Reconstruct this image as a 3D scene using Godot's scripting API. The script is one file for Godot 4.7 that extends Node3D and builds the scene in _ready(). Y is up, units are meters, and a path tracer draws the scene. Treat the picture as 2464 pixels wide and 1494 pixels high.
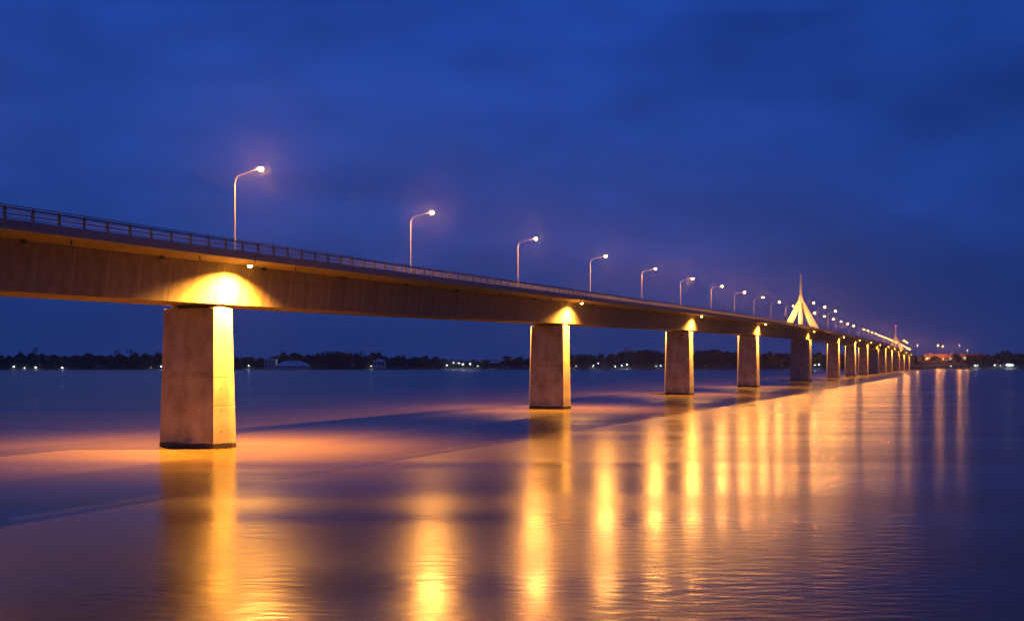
extends Node3D

const TH := 0.42697            # angle between the view axis and the bridge, radians
const EYE := 7.2               # camera height above the water
const FOC := 2350.0            # focal length in the units the plan was measured in
const TC := -0.7               # bridge centre line, metres across
const T0 := 59.8               # camera's distance from the survey line
const SODIUM := Color(1.0, 0.37, 0.055)
const FLOOD := Color(1.0, 0.40, 0.045)

var rng := RandomNumberGenerator.new()
var M := {}
var PS := [-60.0, 20.0, 43.0, 64.0, 94.0, 122.0, 151.0, 238.0, 343.0, 420.0, 618.0, 830.0, 1050.0, 1300.0, 1511.0, 1700.0, 2000.0]
var PH := [14.9, 16.08, 16.42, 16.72, 17.22, 17.72, 18.26, 19.85, 21.4, 22.2, 23.35, 24.0, 23.85, 22.7, 21.1, 19.5, 17.2]
var names := {}

# ---------------------------------------------------------------- helpers
func lin(r: float, g: float, b: float) -> Color:
	return Color(r, g, b).linear_to_srgb()

func deck_h(s: float) -> float:
	var n := PS.size()
	var i := 0
	while i < n - 2 and s > PS[i + 1]:
		i += 1
	var slope := func(k: int) -> float:
		var a: int = maxi(k - 1, 0)
		var b: int = mini(k + 1, n - 1)
		return (PH[b] - PH[a]) / (PS[b] - PS[a])
	var h: float = PS[i + 1] - PS[i]
	var x: float = (s - PS[i]) / h
	var m0: float = slope.call(i) * h
	var m1: float = slope.call(i + 1) * h
	return (2 * x * x * x - 3 * x * x + 1) * PH[i] + (x * x * x - 2 * x * x + x) * m0 + (-2 * x * x * x + 3 * x * x) * PH[i + 1] + (x * x * x - x * x) * m1

func W(s: float, t: float, y: float) -> Vector3:
	return Vector3(s * sin(TH) - (T0 - t) * cos(TH), y, -(s * cos(TH) + (T0 - t) * sin(TH)))

func at(px: float, py: float, depth: float) -> Vector3:
	return Vector3((px - 1232.0) / FOC * depth, EYE + (877.0 - py) / FOC * depth, -depth)

func numbered(called: String) -> String:
	if not names.has(called):
		names[called] = 0
		return called
	names[called] += 1
	return "%s_%03d" % [called, names[called]]

func tag(o: Node, label := "", category := "", group := "", kind := "") -> void:
	if label:
		o.set_meta("label", label)
	if category:
		o.set_meta("category", category)
	if group:
		o.set_meta("group", group)
	if kind:
		o.set_meta("kind", kind)

func thing(called: String, label: String, category: String, where: Vector3, turn := 0.0, group := "") -> Node3D:
	var o := Node3D.new()
	o.name = numbered(called)
	add_child(o)
	o.position = where
	o.rotation.y = turn
	tag(o, label, category, group)
	return o

func obj(called: String, m: Mesh, mat: Material, parent: Node, pos := Vector3.ZERO, rot := Vector3.ZERO) -> MeshInstance3D:
	var o := MeshInstance3D.new()
	o.mesh = m
	o.material_override = mat
	o.name = called if parent != self else numbered(called)
	parent.add_child(o, true)
	if parent != self:
		var n: String = o.name
		if n != called:
			var k := 1
			while parent.has_node("%s_%03d" % [called, k]):
				k += 1
			o.name = "%s_%03d" % [called, k]
	o.position = pos
	o.rotation = rot
	return o

class MB:
	var v := PackedVector3Array()
	var n := PackedVector3Array()
	var uv := PackedVector2Array()
	func tri(a: Vector3, b: Vector3, c: Vector3) -> void:      # counter-clockwise from outside
		var q := (b - a).cross(c - a).normalized()
		v.append_array([a, c, b])
		n.append_array([q, q, q])
		uv.append_array([Vector2.ZERO, Vector2.RIGHT, Vector2.DOWN])
	func quad(a: Vector3, b: Vector3, c: Vector3, d: Vector3) -> void:
		tri(a, b, c)
		tri(a, c, d)
	func box(c: Vector3, s: Vector3, turn := Basis.IDENTITY) -> void:
		var h := s * 0.5
		var p := []
		for i in 8:
			p.append(c + turn * Vector3(h.x if i & 1 else -h.x, h.y if i & 2 else -h.y, h.z if i & 4 else -h.z))
		quad(p[4], p[5], p[7], p[6])
		quad(p[1], p[0], p[2], p[3])
		quad(p[5], p[1], p[3], p[7])
		quad(p[0], p[4], p[6], p[2])
		quad(p[6], p[7], p[3], p[2])
		quad(p[0], p[1], p[5], p[4])
	func tube(pts: Array, rad: Array, sides := 8) -> void:
		var rings := []
		for i in pts.size():
			var a: Vector3 = pts[maxi(i - 1, 0)]
			var b: Vector3 = pts[mini(i + 1, pts.size() - 1)]
			var d := (b - a).normalized()
			var x := d.cross(Vector3(0.31, 0.2, 0.93)).normalized()
			var y := d.cross(x)
			var r := []
			for k in sides:
				var an := TAU * k / sides
				r.append([pts[i] + (x * cos(an) + y * sin(an)) * rad[i], x * cos(an) + y * sin(an)])
			rings.append(r)
		for i in pts.size() - 1:
			for k in sides:
				var l := (k + 1) % sides
				var q := [rings[i][k], rings[i][l], rings[i + 1][l], rings[i + 1][k]]
				for w in [[0, 2, 1], [0, 3, 2]]:
					for e in w:
						v.append(q[e][0])
						n.append(q[e][1])
						uv.append(Vector2.ZERO)
		for e in [[0, -1.0], [pts.size() - 1, 1.0]]:
			var d: Vector3 = (pts[pts.size() - 1] - pts[pts.size() - 2]).normalized() if e[1] > 0 else (pts[0] - pts[1]).normalized()
			for k in range(1, sides - 1):
				for w in [0, k, k + 1]:
					v.append(rings[e[0]][w][0])
					n.append(d)
					uv.append(Vector2.ZERO)
	func ellipsoid(c: Vector3, r: Vector3, from := -1.0, to := 1.0, seg := 12, rows := 6) -> void:
		for i in rows:
			for k in seg:
				var q := []
				for e in [[i, k], [i, k + 1], [i + 1, k + 1], [i + 1, k]]:
					var la := asin(clampf(lerpf(from, to, float(e[0]) / rows), -1, 1))
					var lo: float = -TAU * e[1] / seg
					var d := Vector3(cos(la) * cos(lo), sin(la), cos(la) * sin(lo))
					q.append([c + d * r, (d / r).normalized()])
				for w in [[0, 2, 1], [0, 3, 2]]:
					for e in w:
						v.append(q[e][0])
						n.append(q[e][1])
						uv.append(Vector2.ZERO)
	func prism(poly: Array, z0: float, z1: float) -> void:      # polygon in x-y, counter-clockwise from +z
		var p2 := PackedVector2Array(poly)
		var m := poly.size()
		for i in m:
			var a: Vector2 = poly[i]
			var b: Vector2 = poly[(i + 1) % m]
			quad(Vector3(a.x, a.y, z1), Vector3(a.x, a.y, z0), Vector3(b.x, b.y, z0), Vector3(b.x, b.y, z1))
		var ix := Geometry2D.triangulate_polygon(p2)
		for k in range(0, ix.size(), 3):
			var a: Vector2 = poly[ix[k]]
			var b: Vector2 = poly[ix[k + 1]]
			var c: Vector2 = poly[ix[k + 2]]
			if (b - a).cross(c - a) < 0:
				var t := b
				b = c
				c = t
			tri(Vector3(a.x, a.y, z1), Vector3(b.x, b.y, z1), Vector3(c.x, c.y, z1))
			tri(Vector3(a.x, a.y, z0), Vector3(c.x, c.y, z0), Vector3(b.x, b.y, z0))
	func mesh() -> ArrayMesh:
		var a := []
		a.resize(Mesh.ARRAY_MAX)
		a[Mesh.ARRAY_VERTEX] = v
		a[Mesh.ARRAY_NORMAL] = n
		a[Mesh.ARRAY_TEX_UV] = uv
		var m := ArrayMesh.new()
		m.add_surface_from_arrays(Mesh.PRIMITIVE_TRIANGLES, a)
		return m

func box_mesh(s: Vector3, c := Vector3.ZERO) -> ArrayMesh:
	var b := MB.new()
	b.box(c, s)
	return b.mesh()

func multi(called: String, m: Mesh, mat: Material, where: Array, parent: Node) -> MultiMeshInstance3D:
	var mm := MultiMesh.new()
	mm.transform_format = MultiMesh.TRANSFORM_3D
	mm.mesh = m
	mm.instance_count = where.size()
	for i in where.size():
		mm.set_instance_transform(i, where[i])
	var o := MultiMeshInstance3D.new()
	o.multimesh = mm
	o.material_override = mat
	o.name = called
	parent.add_child(o, true)
	o.set_meta("kind", "stuff")
	return o

func noise_tex(seed_: int, freq: float, lo: Color, hi: Color, size := 512, octaves := 5, mid = null, gain := 0.5) -> NoiseTexture2D:
	var f := FastNoiseLite.new()
	f.seed = seed_
	f.noise_type = FastNoiseLite.TYPE_SIMPLEX_SMOOTH
	f.frequency = freq
	f.fractal_octaves = octaves
	f.fractal_gain = gain
	var t := NoiseTexture2D.new()
	t.width = size
	t.height = size
	t.seamless = true
	t.noise = f
	var g := Gradient.new()
	g.set_color(0, lo)
	g.set_color(1, hi)
	if mid != null:
		g.add_point(0.5, mid)
	t.color_ramp = g
	return t

func mat(c: Color, rough := 0.8, metal := 0.0) -> StandardMaterial3D:
	var m := StandardMaterial3D.new()
	m.albedo_color = c
	m.roughness = rough
	m.metallic = metal
	return m

func glow(c: Color, e: float) -> StandardMaterial3D:
	var m := mat(Color(0.9, 0.9, 0.9), 0.4)
	m.emission_enabled = true
	m.emission = c
	m.emission_energy_multiplier = e
	return m

func concrete(c: Color, t: Texture2D, scale: Vector3, fine: Texture2D) -> StandardMaterial3D:
	var m := mat(c, 0.85)
	m.albedo_texture = t
	m.uv1_triplanar = true
	m.uv1_scale = scale
	m.heightmap_enabled = true
	m.heightmap_texture = fine
	m.heightmap_scale = 0.6
	return m

func ordinal(i: int) -> String:
	var w := ["nearest", "second", "third", "fourth", "fifth", "sixth", "seventh", "eighth", "ninth", "tenth", "eleventh", "twelfth", "thirteenth", "fourteenth", "fifteenth", "sixteenth", "seventeenth", "eighteenth", "nineteenth", "twentieth"]
	if i < w.size():
		return w[i]
	var k := i + 1
	var suf := "th"
	if k % 10 == 1:
		suf = "st"
	elif k % 10 == 2:
		suf = "nd"
	elif k % 10 == 3:
		suf = "rd"
	return str(k) + suf

func omni(parent: Node, pos: Vector3, c: Color, e: float, size := 0.12) -> OmniLight3D:
	var l := OmniLight3D.new()
	l.name = "lamp_light"
	l.light_color = c.linear_to_srgb()
	l.light_energy = e
	l.light_size = size
	l.omni_range = 400.0
	l.omni_attenuation = 2.0
	l.shadow_enabled = true
	parent.add_child(l, true)
	l.position = pos
	return l

# ---------------------------------------------------------------- the scene
func _ready() -> void:
	rng.seed = 20240
	# camera
	var cam := Camera3D.new()
	cam.name = "camera"
	add_child(cam)
	cam.position = Vector3(0, EYE, 0)
	var near := 0.5
	cam.set_frustum(near * 1494.0 / FOC, Vector2(0, near * (877.0 - 747.0) / FOC), near, 6000.0)
	cam.current = true
	# sky
	var env := Environment.new()
	env.background_mode = Environment.BG_SKY
	env.tonemap_mode = Environment.TONE_MAPPER_LINEAR
	env.tonemap_exposure = 1.0
	env.sdfgi_enabled = true
	env.ssao_enabled = true
	env.ssil_enabled = true
	env.sky = Sky.new()
	var pan := PanoramaSkyMaterial.new()
	pan.panorama = sky_picture()
	env.sky.sky_material = pan
	env.background_energy_multiplier = 1.0
	# thin evening haze that scatters mostly forwards, so that the lamps get their glow
	env.volumetric_fog_enabled = true
	env.volumetric_fog_density = 0.000075
	env.volumetric_fog_albedo = Color(0.95, 0.93, 1.0)
	env.volumetric_fog_anisotropy = 0.87
	var we := WorldEnvironment.new()
	we.name = "environment"
	we.environment = env
	add_child(we)
	# the last of the daylight
	var sun := DirectionalLight3D.new()
	sun.name = "afterglow"
	sun.light_energy = 0.006
	sun.light_angular_distance = 30.0
	sun.light_color = Color(1.0, 0.93, 0.88)
	sun.shadow_enabled = true
	sun.rotation_degrees = Vector3(-24, 200, 0)
	add_child(sun)
	materials()
	water_and_land()
	piers()
	girder()
	railing(5.78, "galvanised railing with mesh panels along the near edge of the bridge", true)
	railing(-5.78, "railing along the far edge of the bridge behind the lamp posts", false)
	pylons()
	street_lamps()
	floodlights()
	driftwood()
	far_bank()

func sky_picture() -> ImageTexture:
	var w := 1024
	var h := 512
	var f := FastNoiseLite.new()
	f.seed = 5
	f.frequency = 1.0
	f.fractal_octaves = 5
	f.fractal_gain = 0.52
	var im := Image.create(w, h, false, Image.FORMAT_RGBF)
	for j in h:
		var el := PI * (0.5 - (j + 0.5) / h)
		var e := rad_to_deg(maxf(el, 0.0))
		var a := smoothstep(0.0, 11.0, e)
		var b := smoothstep(6.0, 22.0, e)
		var c := Vector3(0.0100, 0.030, 0.155).lerp(Vector3(0.0135, 0.052, 0.29), a).lerp(Vector3(0.0115, 0.052, 0.325), b)
		for i in w:
			var lo := TAU * (i + 0.5) / w
			var d := Vector3(cos(el) * cos(lo), sin(el), cos(el) * sin(lo))
			var q := 0.0
			if el > -0.02:
				q = f.get_noise_3d(d.x * 2.6, d.y * 8.0, d.z * 2.6) + 0.5 * f.get_noise_3d(d.x * 8.0 + 9.0, d.y * 26.0, d.z * 8.0)
			var k := 1.0 + 0.36 * q * smoothstep(0.0, 6.0, e)
			k = clampf(k, 0.62, 1.45) * (1.0 - 0.2 * smoothstep(0.05, 0.6, sin(lo)))
			im.set_pixel(i, j, Color(c.x * lerpf(1.0, k, 1.0), c.y * k, c.z * k))
	return ImageTexture.create_from_image(im)

func materials() -> void:
	var fine := noise_tex(11, 0.02, Color.BLACK, Color.WHITE, 512, 6)
	var blot := noise_tex(3, 0.008, Color(0.71, 0.69, 0.66), Color(1, 1, 1), 1024, 6, Color(0.9, 0.89, 0.88), 0.5)
	var streak := noise_tex(7, 0.012, Color(0.8, 0.785, 0.77), Color(1, 1, 1), 1024, 5, Color(0.92, 0.915, 0.91), 0.54)
	M.pier = concrete(lin(0.42, 0.37, 0.31), blot, Vector3(0.05, 0.03, 0.05), fine)
	M.pier_grey = concrete(lin(0.36, 0.33, 0.30), blot, Vector3(0.06, 0.035, 0.06), fine)
	M.pier_dark = concrete(lin(0.37, 0.325, 0.27), blot, Vector3(0.07, 0.03, 0.07), fine)
	M.wet = concrete(lin(0.035, 0.03, 0.026), blot, Vector3(0.4, 0.4, 0.4), fine)
	M.wet.roughness = 0.45
	M.girder = []
	for k in 4:
		M.girder.append(concrete(lin([0.25, 0.232, 0.264, 0.242][k], [0.20, 0.186, 0.21, 0.195][k], [0.145, 0.137, 0.15, 0.143][k]), streak, Vector3(0.1, 0.05, 0.1), fine))
	M.joint = mat(lin(0.36, 0.30, 0.24), 0.9)
	M.fascia = concrete(lin(0.25, 0.25, 0.25), streak, Vector3(0.6, 0.16, 0.6), fine)
	M.road = concrete(lin(0.09, 0.088, 0.085), blot, Vector3(0.2, 0.2, 0.2), fine)
	M.steel = mat(lin(0.16, 0.15, 0.145), 0.38, 0.6)
	M.post = mat(lin(0.1, 0.085, 0.075), 0.5, 0.2)
	M.paint = mat(lin(0.13, 0.128, 0.126), 0.4, 0.2)
	M.dark = mat(lin(0.03, 0.03, 0.03), 0.6)
	M.white = mat(lin(0.46, 0.45, 0.44), 0.6)
	M.rubber = mat(lin(0.04, 0.04, 0.04), 0.8)
	M.lens = glow(Color(1.0, 0.6, 0.25), 220.0)
	M.far_lens = glow(Color(1.0, 0.6, 0.25), 130.0)
	M.mast_lens = glow(Color(1.0, 0.62, 0.3), 420.0)
	M.flood_lens = glow(Color(1.0, 0.7, 0.25), 110.0)
	M.white_lens = glow(Color(0.9, 0.97, 1.0), 90.0)
	M.green_lens = glow(Color(0.85, 1.0, 0.8), 400.0)
	M.red_lens = glow(Color(1.0, 0.1, 0.25), 60.0)
	M.wood = mat(lin(0.12, 0.085, 0.05), 0.9)
	M.bark = mat(lin(0.07, 0.05, 0.035), 0.9)
	M.leaf = []
	for k in 4:
		var l := mat(lin([0.02, 0.026, 0.018, 0.03][k], [0.04, 0.044, 0.036, 0.046][k], [0.02, 0.022, 0.018, 0.022][k]), 0.8)
		l.cull_mode = BaseMaterial3D.CULL_DISABLED
		M.leaf.append(l)
	M.earth = concrete(lin(0.035, 0.032, 0.026), blot, Vector3(0.02, 0.02, 0.02), fine)
	M.roof_red = concrete(lin(0.46, 0.12, 0.05), streak, Vector3(0.3, 0.1, 0.3), fine)
	M.roof_pale = mat(lin(0.5, 0.53, 0.56), 0.5)
	M.wall = mat(lin(0.5, 0.46, 0.4), 0.8)
	M.glass_lit = glow(Color(1.0, 0.85, 0.6), 1.6)
	M.glass_dark = mat(lin(0.02, 0.025, 0.03), 0.1)
	# water: silty, smooth from a long exposure; height and gloss vary over broad bands
	var wm := mat(lin(0.098, 0.064, 0.018), 0.28)
	wm.metallic_specular = 0.3
	var rt := noise_tex(21, 0.02, Color(0.56, 0.56, 0.56), Color(1, 1, 1), 512, 3, Color(0.8, 0.8, 0.8))
	rt.width = 64
	rt.height = 512
	wm.roughness_texture = rt
	wm.roughness_texture_channel = BaseMaterial3D.TEXTURE_CHANNEL_RED
	wm.heightmap_enabled = true
	wm.heightmap_texture = noise_tex(33, 0.09, Color.BLACK, Color.WHITE, 2048, 4, null, 0.55)
	wm.heightmap_scale = 1.5
	wm.uv1_scale = Vector3(1.0 / 330.0, 1.0 / 110.0, 1)
	M.water = wm

func water_and_land() -> void:
	var st := SurfaceTool.new()
	st.begin(Mesh.PRIMITIVE_TRIANGLES)
	var x0 := -2600.0
	var x1 := 2600.0
	var z0 := 300.0
	var z1 := -1900.0
	for p in [Vector2(x0, z0), Vector2(x0, z1), Vector2(x1, z1), Vector2(x0, z0), Vector2(x1, z1), Vector2(x1, z0)]:
		st.set_normal(Vector3.UP)
		st.set_uv(p)
		st.add_vertex(Vector3(p.x, 0, p.y))
	var w := obj("river_water", st.commit(), M.water, self)
	tag(w, "smooth silty river water with orange lamp reflections under a blue dusk", "", "", "structure")
	# the far bank: a slope from the waterline, then level ground
	var b := MB.new()
	var n := 90
	var prof := [[-6.0, -1.0], [0.0, -0.1], [9.0, 1.6], [22.0, 3.4], [60.0, 4.2], [160.0, 6.0], [900.0, 9.0]]
	for i in n:
		for k in prof.size() - 1:
			var q := []
			for e in [[i, k], [i + 1, k], [i + 1, k + 1], [i, k + 1]]:
				q.append(bank_point(-2600.0 + 5200.0 * e[0] / n, prof[e[1]][0], prof[e[1]][1]))
			b.quad(q[0], q[1], q[2], q[3])
	var land := obj("far_bank_ground", b.mesh(), M.earth, self)
	tag(land, "dark earth bank rising from the far waterline", "", "", "structure")

func bank_depth(x: float) -> float:
	return 1318.0 + 0.155 * (x + 600.0) + 7.0 * sin(x * 0.013) + 4.0 * sin(x * 0.041 + 1.0) if x < 640.0 else 1512.0 + 6.0 * sin(x * 0.017)

func bank_point(x: float, back: float, y: float) -> Vector3:
	return Vector3(x, y + (0.5 * sin(x * 0.05 + back) if back > 5.0 else 0.0), -(bank_depth(x) + back))

# ---------------------------------------------------------------- piers
var PIER_S := [-14.0, 66.45, 147.9, 229.9, 315.8, 432.5, 554.0, 649.0, 743.0, 836.0, 942.0, 1037.0, 1157.0, 1290.0, 1430.0]
const SOFFIT := -4.35

func hexagon(half: float, nose: float, thick: float, blunt: float, shrink: float) -> Array:
	# plan of a pier: flat faces up- and downstream of the traffic, chamfered ends; x across, z along
	var h := thick * 0.5 - shrink
	var a := half - shrink * 0.7
	var b := half + nose - shrink
	return [Vector2(-a, h), Vector2(a, h), Vector2(b, blunt), Vector2(b, -blunt), Vector2(a, -h), Vector2(-a, -h), Vector2(-b, -blunt), Vector2(-b, blunt)]

func lift(plan: Array, y0: float, y1: float, groove := 0.02) -> ArrayMesh:
	# one concrete pour: tapered walls, with its edges drawn in a little so that the joints read as grooves
	var b := MB.new()
	var rows := [[y0, groove], [y0 + 0.04, 0.0], [y1 - 0.04, 0.0], [y1, groove]]
	for r in 3:
		for i in 8:
			var q := []
			for e in [[r, i], [r, i + 1], [r + 1, i + 1], [r + 1, i]]:
				var y: float = rows[e[0]][0]
				var p: Vector2 = hexagon(plan[0], plan[1], plan[2], plan[3], y * plan[4] + rows[e[0]][1])[e[1] % 8]
				q.append(Vector3(p.x, y, p.y))
			b.quad(q[0], q[1], q[2], q[3])
	for e in [[y1, 1], [y0, -1]]:
		var pl := hexagon(plan[0], plan[1], plan[2], plan[3], e[0] * plan[4] + groove)
		for i in range(1, 7):
			var p := [pl[0], pl[i], pl[i + 1]]
			if e[1] < 0:
				p = [pl[0], pl[i + 1], pl[i]]
			b.tri(Vector3(p[0].x, e[0], p[0].y), Vector3(p[1].x, e[0], p[1].y), Vector3(p[2].x, e[0], p[2].y))
	return b.mesh()

func piers() -> void:
	for i in PIER_S.size():
		var s: float = PIER_S[i]
		var wide := i == 5 or i == 9 or i == 12
		var top := deck_h(s) + SOFFIT - 0.34
		var plan := [3.9, 0.7, 3.3, 0.3, 0.022] if wide else [3.0, 0.62, 2.9, 0.15, 0.024]
		var what := "wide grey concrete pier" if wide else "floodlit tapered concrete pier"
		var label := "%s under the bridge, %s" % [what, ("just outside the frame at the near end" if i == 0 else ordinal(i - 1) + (" one along the row" if i == 1 else " from the near end"))]
		if i == 3:
			label = "tapered concrete pier with driftwood caught at its foot, third from the near end"
		if i == 5:
			label = "wide grey concrete pier below the first white pylon"
		if i == 12:
			label = "wide grey concrete pier below the farther pylon"
		var p := thing("bridge_pier", label, "bridge pier", W(s, TC, 0), -TH, "piers of the river bridge")
		var mm: Material = M.pier_grey if wide else M.pier
		var cuts := [-3.0, top * 0.30, top * 0.505, top * 0.545, top] if i < 5 else [-3.0, top * 0.25, top * 0.6, top]
		for k in cuts.size() - 1:
			obj("concrete_lift", lift(plan, cuts[k], cuts[k + 1]), M.pier_dark if k == 2 and cuts.size() == 5 and not wide else mm, p)
		# the dark tide mark round the foot, ragged along its top
		var b := MB.new()
		var tops := 0.42 if i < 4 else 0.5
		for e in 8:
			var steps := 14
			for k in steps:
				var q := []
				for w in [[k, 0], [k + 1, 0], [k + 1, 1], [k, 1]]:
					var f := float(w[0]) / steps
					var g0 := hexagon(plan[0], plan[1], plan[2], plan[3], 0.0)
					var g: Vector2 = g0[e].lerp(g0[(e + 1) % 8], f)
					var y: float = -0.5 if w[1] == 0 else tops + 0.05 * sin(g.x * 1.7 + g.y * 2.3 + i) + 0.02 * sin(g.x * 7.0 - g.y * 6.0)
					var g1 := hexagon(plan[0], plan[1], plan[2], plan[3], y * plan[4] - 0.02)
					var v: Vector2 = g1[e].lerp(g1[(e + 1) % 8], f)
					q.append(Vector3(v.x, y, v.y))
				b.quad(q[0], q[1], q[2], q[3])
		obj("tide_mark", b.mesh(), M.wet, p)
		for x in [-2.0, 2.0]:
			obj("bearing", box_mesh(Vector3(1.1, 0.35, 1.0), Vector3(x, top + 0.165, 0)), M.pier, p)
		obj("bearing_shelf", box_mesh(Vector3(3.4, 0.2, 1.3), Vector3(0, top + 0.1, 0)), M.dark, p)
		if i > 0 and i < 4:
			var th := MB.new()
			for r in 6:
				var y: float = top * (0.12 + 0.15 * r)
				for c in 7:
					var pl2 := hexagon(plan[0], plan[1], plan[2], plan[3], y * plan[4] - 0.004)
					if rng.randf() < 0.75:
						var x: float = -2.7 + 0.9 * c
						var z: float = pl2[0].y
						th.tube([Vector3(x, y + rng.randf_range(-0.06, 0.06), z - 0.02), Vector3(x, y, z + 0.004)], [0.045, 0.045], 6)
				var f: Vector2 = hexagon(plan[0], plan[1], plan[2], plan[3], y * plan[4] - 0.006)[1]
				var g: Vector2 = hexagon(plan[0], plan[1], plan[2], plan[3], y * plan[4] - 0.006)[2]
				var mid := f.lerp(g, 0.5)
				th.tube([Vector3(mid.x - 0.02, y, mid.y - 0.01), Vector3(mid.x + 0.003, y, mid.y + 0.002)], [0.045, 0.045], 6)
			obj("tie_holes", th.mesh(), M.dark, p).set_meta("kind", "stuff")

# ---------------------------------------------------------------- deck
func section(inset: float) -> Array:
	var k := inset
	return [Vector2(5.64, -0.17), Vector2(-5.64, -0.17), Vector2(-5.64, -0.62 + k), Vector2(-3.3 - k * 0.3, -0.89 + k), Vector2(-2.75 + k, SOFFIT + k), Vector2(2.75 - k, SOFFIT + k), Vector2(3.3 + k * 0.3, -0.89 + k), Vector2(5.64, -0.62 + k)]

func segment_mesh(length: float, body: Material) -> ArrayMesh:
	var b := MB.new()
	var joint := MB.new()
	var zs := [0.0, -0.04, -length + 0.025, -length]
	var ins := [0.022, 0.0, 0.0, 0.022]
	for r in 3:
		var p := section(ins[r])
		var q := section(ins[r + 1])
		for i in 8:
			var j := (i + 1) % 8
			(b if r == 1 else joint).quad(Vector3(p[i].x, p[i].y, zs[r]), Vector3(q[i].x, q[i].y, zs[r + 1]), Vector3(q[j].x, q[j].y, zs[r + 1]), Vector3(p[j].x, p[j].y, zs[r]))
	var m := b.mesh()
	m.surface_set_material(0, body)
	var a := []
	a.resize(Mesh.ARRAY_MAX)
	a[Mesh.ARRAY_VERTEX] = joint.v
	a[Mesh.ARRAY_NORMAL] = joint.n
	m.add_surface_from_arrays(Mesh.PRIMITIVE_TRIANGLES, a)
	m.surface_set_material(1, M.joint)
	return m

const SEG := 3.14
const S_BEG := -50.0
const S_END := 1640.0

func along(s: float, y: float, x := 0.0) -> Transform3D:
	var a := atan((deck_h(s + 1.0) - deck_h(s - 1.0)) / 2.0)
	return Transform3D(Basis(Vector3.RIGHT, a), Vector3(x, deck_h(s) + y, -s))

func girder() -> void:
	var g := thing("bridge_deck", "long concrete box girder deck carrying the road across the river", "bridge", W(0, TC, 0), -TH)
	var ms := []
	for k in 4:
		ms.append(segment_mesh(SEG + 0.004, M.girder[k]))
	var rest := []
	var count := int((S_END - S_BEG) / SEG)
	for i in count:
		var s := S_BEG + i * SEG
		if s < 22.0 or s > 22.0 + 299 * SEG:
			rest.append(along(s + SEG * 0.5, 0) * Transform3D(Basis(), Vector3(0, 0, SEG * 0.5)))
		else:
			var o := obj("girder_segment", ms[rng.randi() % 4], null, g)
			o.transform = along(s + SEG * 0.5, 0) * Transform3D(Basis(), Vector3(0, 0, SEG * 0.5))
	multi("girder_run", ms[1], null, rest, g)
	# edge beams, one pour after another
	for side in [-1, 1]:
		var b := MB.new()
		var steps := 420
		for i in steps:
			var sa := S_BEG + (S_END - S_BEG) * i / steps
			var sb := S_BEG + (S_END - S_BEG) * (i + 1) / steps
			var prof := [Vector2(5.6, -0.16), Vector2(5.6, 0.0), Vector2(5.93, 0.0), Vector2(5.95, -0.03), Vector2(5.95, -0.64), Vector2(5.91, -0.68), Vector2(5.64, -0.68), Vector2(5.62, -0.5)]
			for k in 7:
				var q := []
				for e in [[sa, k], [sb, k], [sb, k + 1], [sa, k + 1]]:
					var v: Vector2 = prof[e[1]]
					q.append(Vector3(v.x * side, v.y + deck_h(e[0]), -e[0]))
				if side > 0:
					b.quad(q[0], q[1], q[2], q[3])
				else:
					b.quad(q[3], q[2], q[1], q[0])
		obj("edge_beam", b.mesh(), M.fascia, g)
	# road surface
	var r := MB.new()
	for i in 200:
		var sa := S_BEG + (S_END - S_BEG) * i / 200.0
		var sb := S_BEG + (S_END - S_BEG) * (i + 1) / 200.0
		r.quad(Vector3(-5.59, deck_h(sa) - 0.1, -sa), Vector3(5.59, deck_h(sa) - 0.1, -sa), Vector3(5.59, deck_h(sb) - 0.1, -sb), Vector3(-5.59, deck_h(sb) - 0.1, -sb))
	obj("roadway", r.mesh(), M.road, g)
	# drain pipes and anchor boxes under the near overhang
	var pipe := MB.new()
	pipe.tube([Vector3(0, 0.25, 0), Vector3(0, -0.28, 0)], [0.06, 0.06], 8)
	var pm := pipe.mesh()
	var bm := box_mesh(Vector3(0.22, 0.28, 0.34))
	var far_p := []
	for i in 60:
		var s := 21.0 + i * 12.56
		obj("drain_pipe", pm, M.dark, g, Vector3(4.9, deck_h(s + 2.6) - 0.72, -(s + 2.6)))
		obj("anchor_box", bm, M.dark, g, Vector3(3.42, deck_h(s) - 0.98, -s))

func rail_tube(b: MB, x: float, y: float, rx: float, ry: float, s0: float, s1: float, step: float, sides := 6) -> void:
	var s := s0
	while s < s1 - 0.01:
		var e := minf(s + step, s1)
		for k in sides:
			var q := []
			for c in [[s, k], [e, k], [e, k + 1], [s, k + 1]]:
				var an: float = -TAU * c[1] / sides
				q.append([Vector3(x + rx * cos(an), y + ry * sin(an) + deck_h(c[0]), -c[0]), Vector3(cos(an), sin(an), 0)])
			for w in [[0, 2, 1], [0, 3, 2]]:
				for j in w:
					b.v.append(q[j][0])
					b.n.append(q[j][1])
					b.uv.append(Vector2.ZERO)
		s = e

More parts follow.
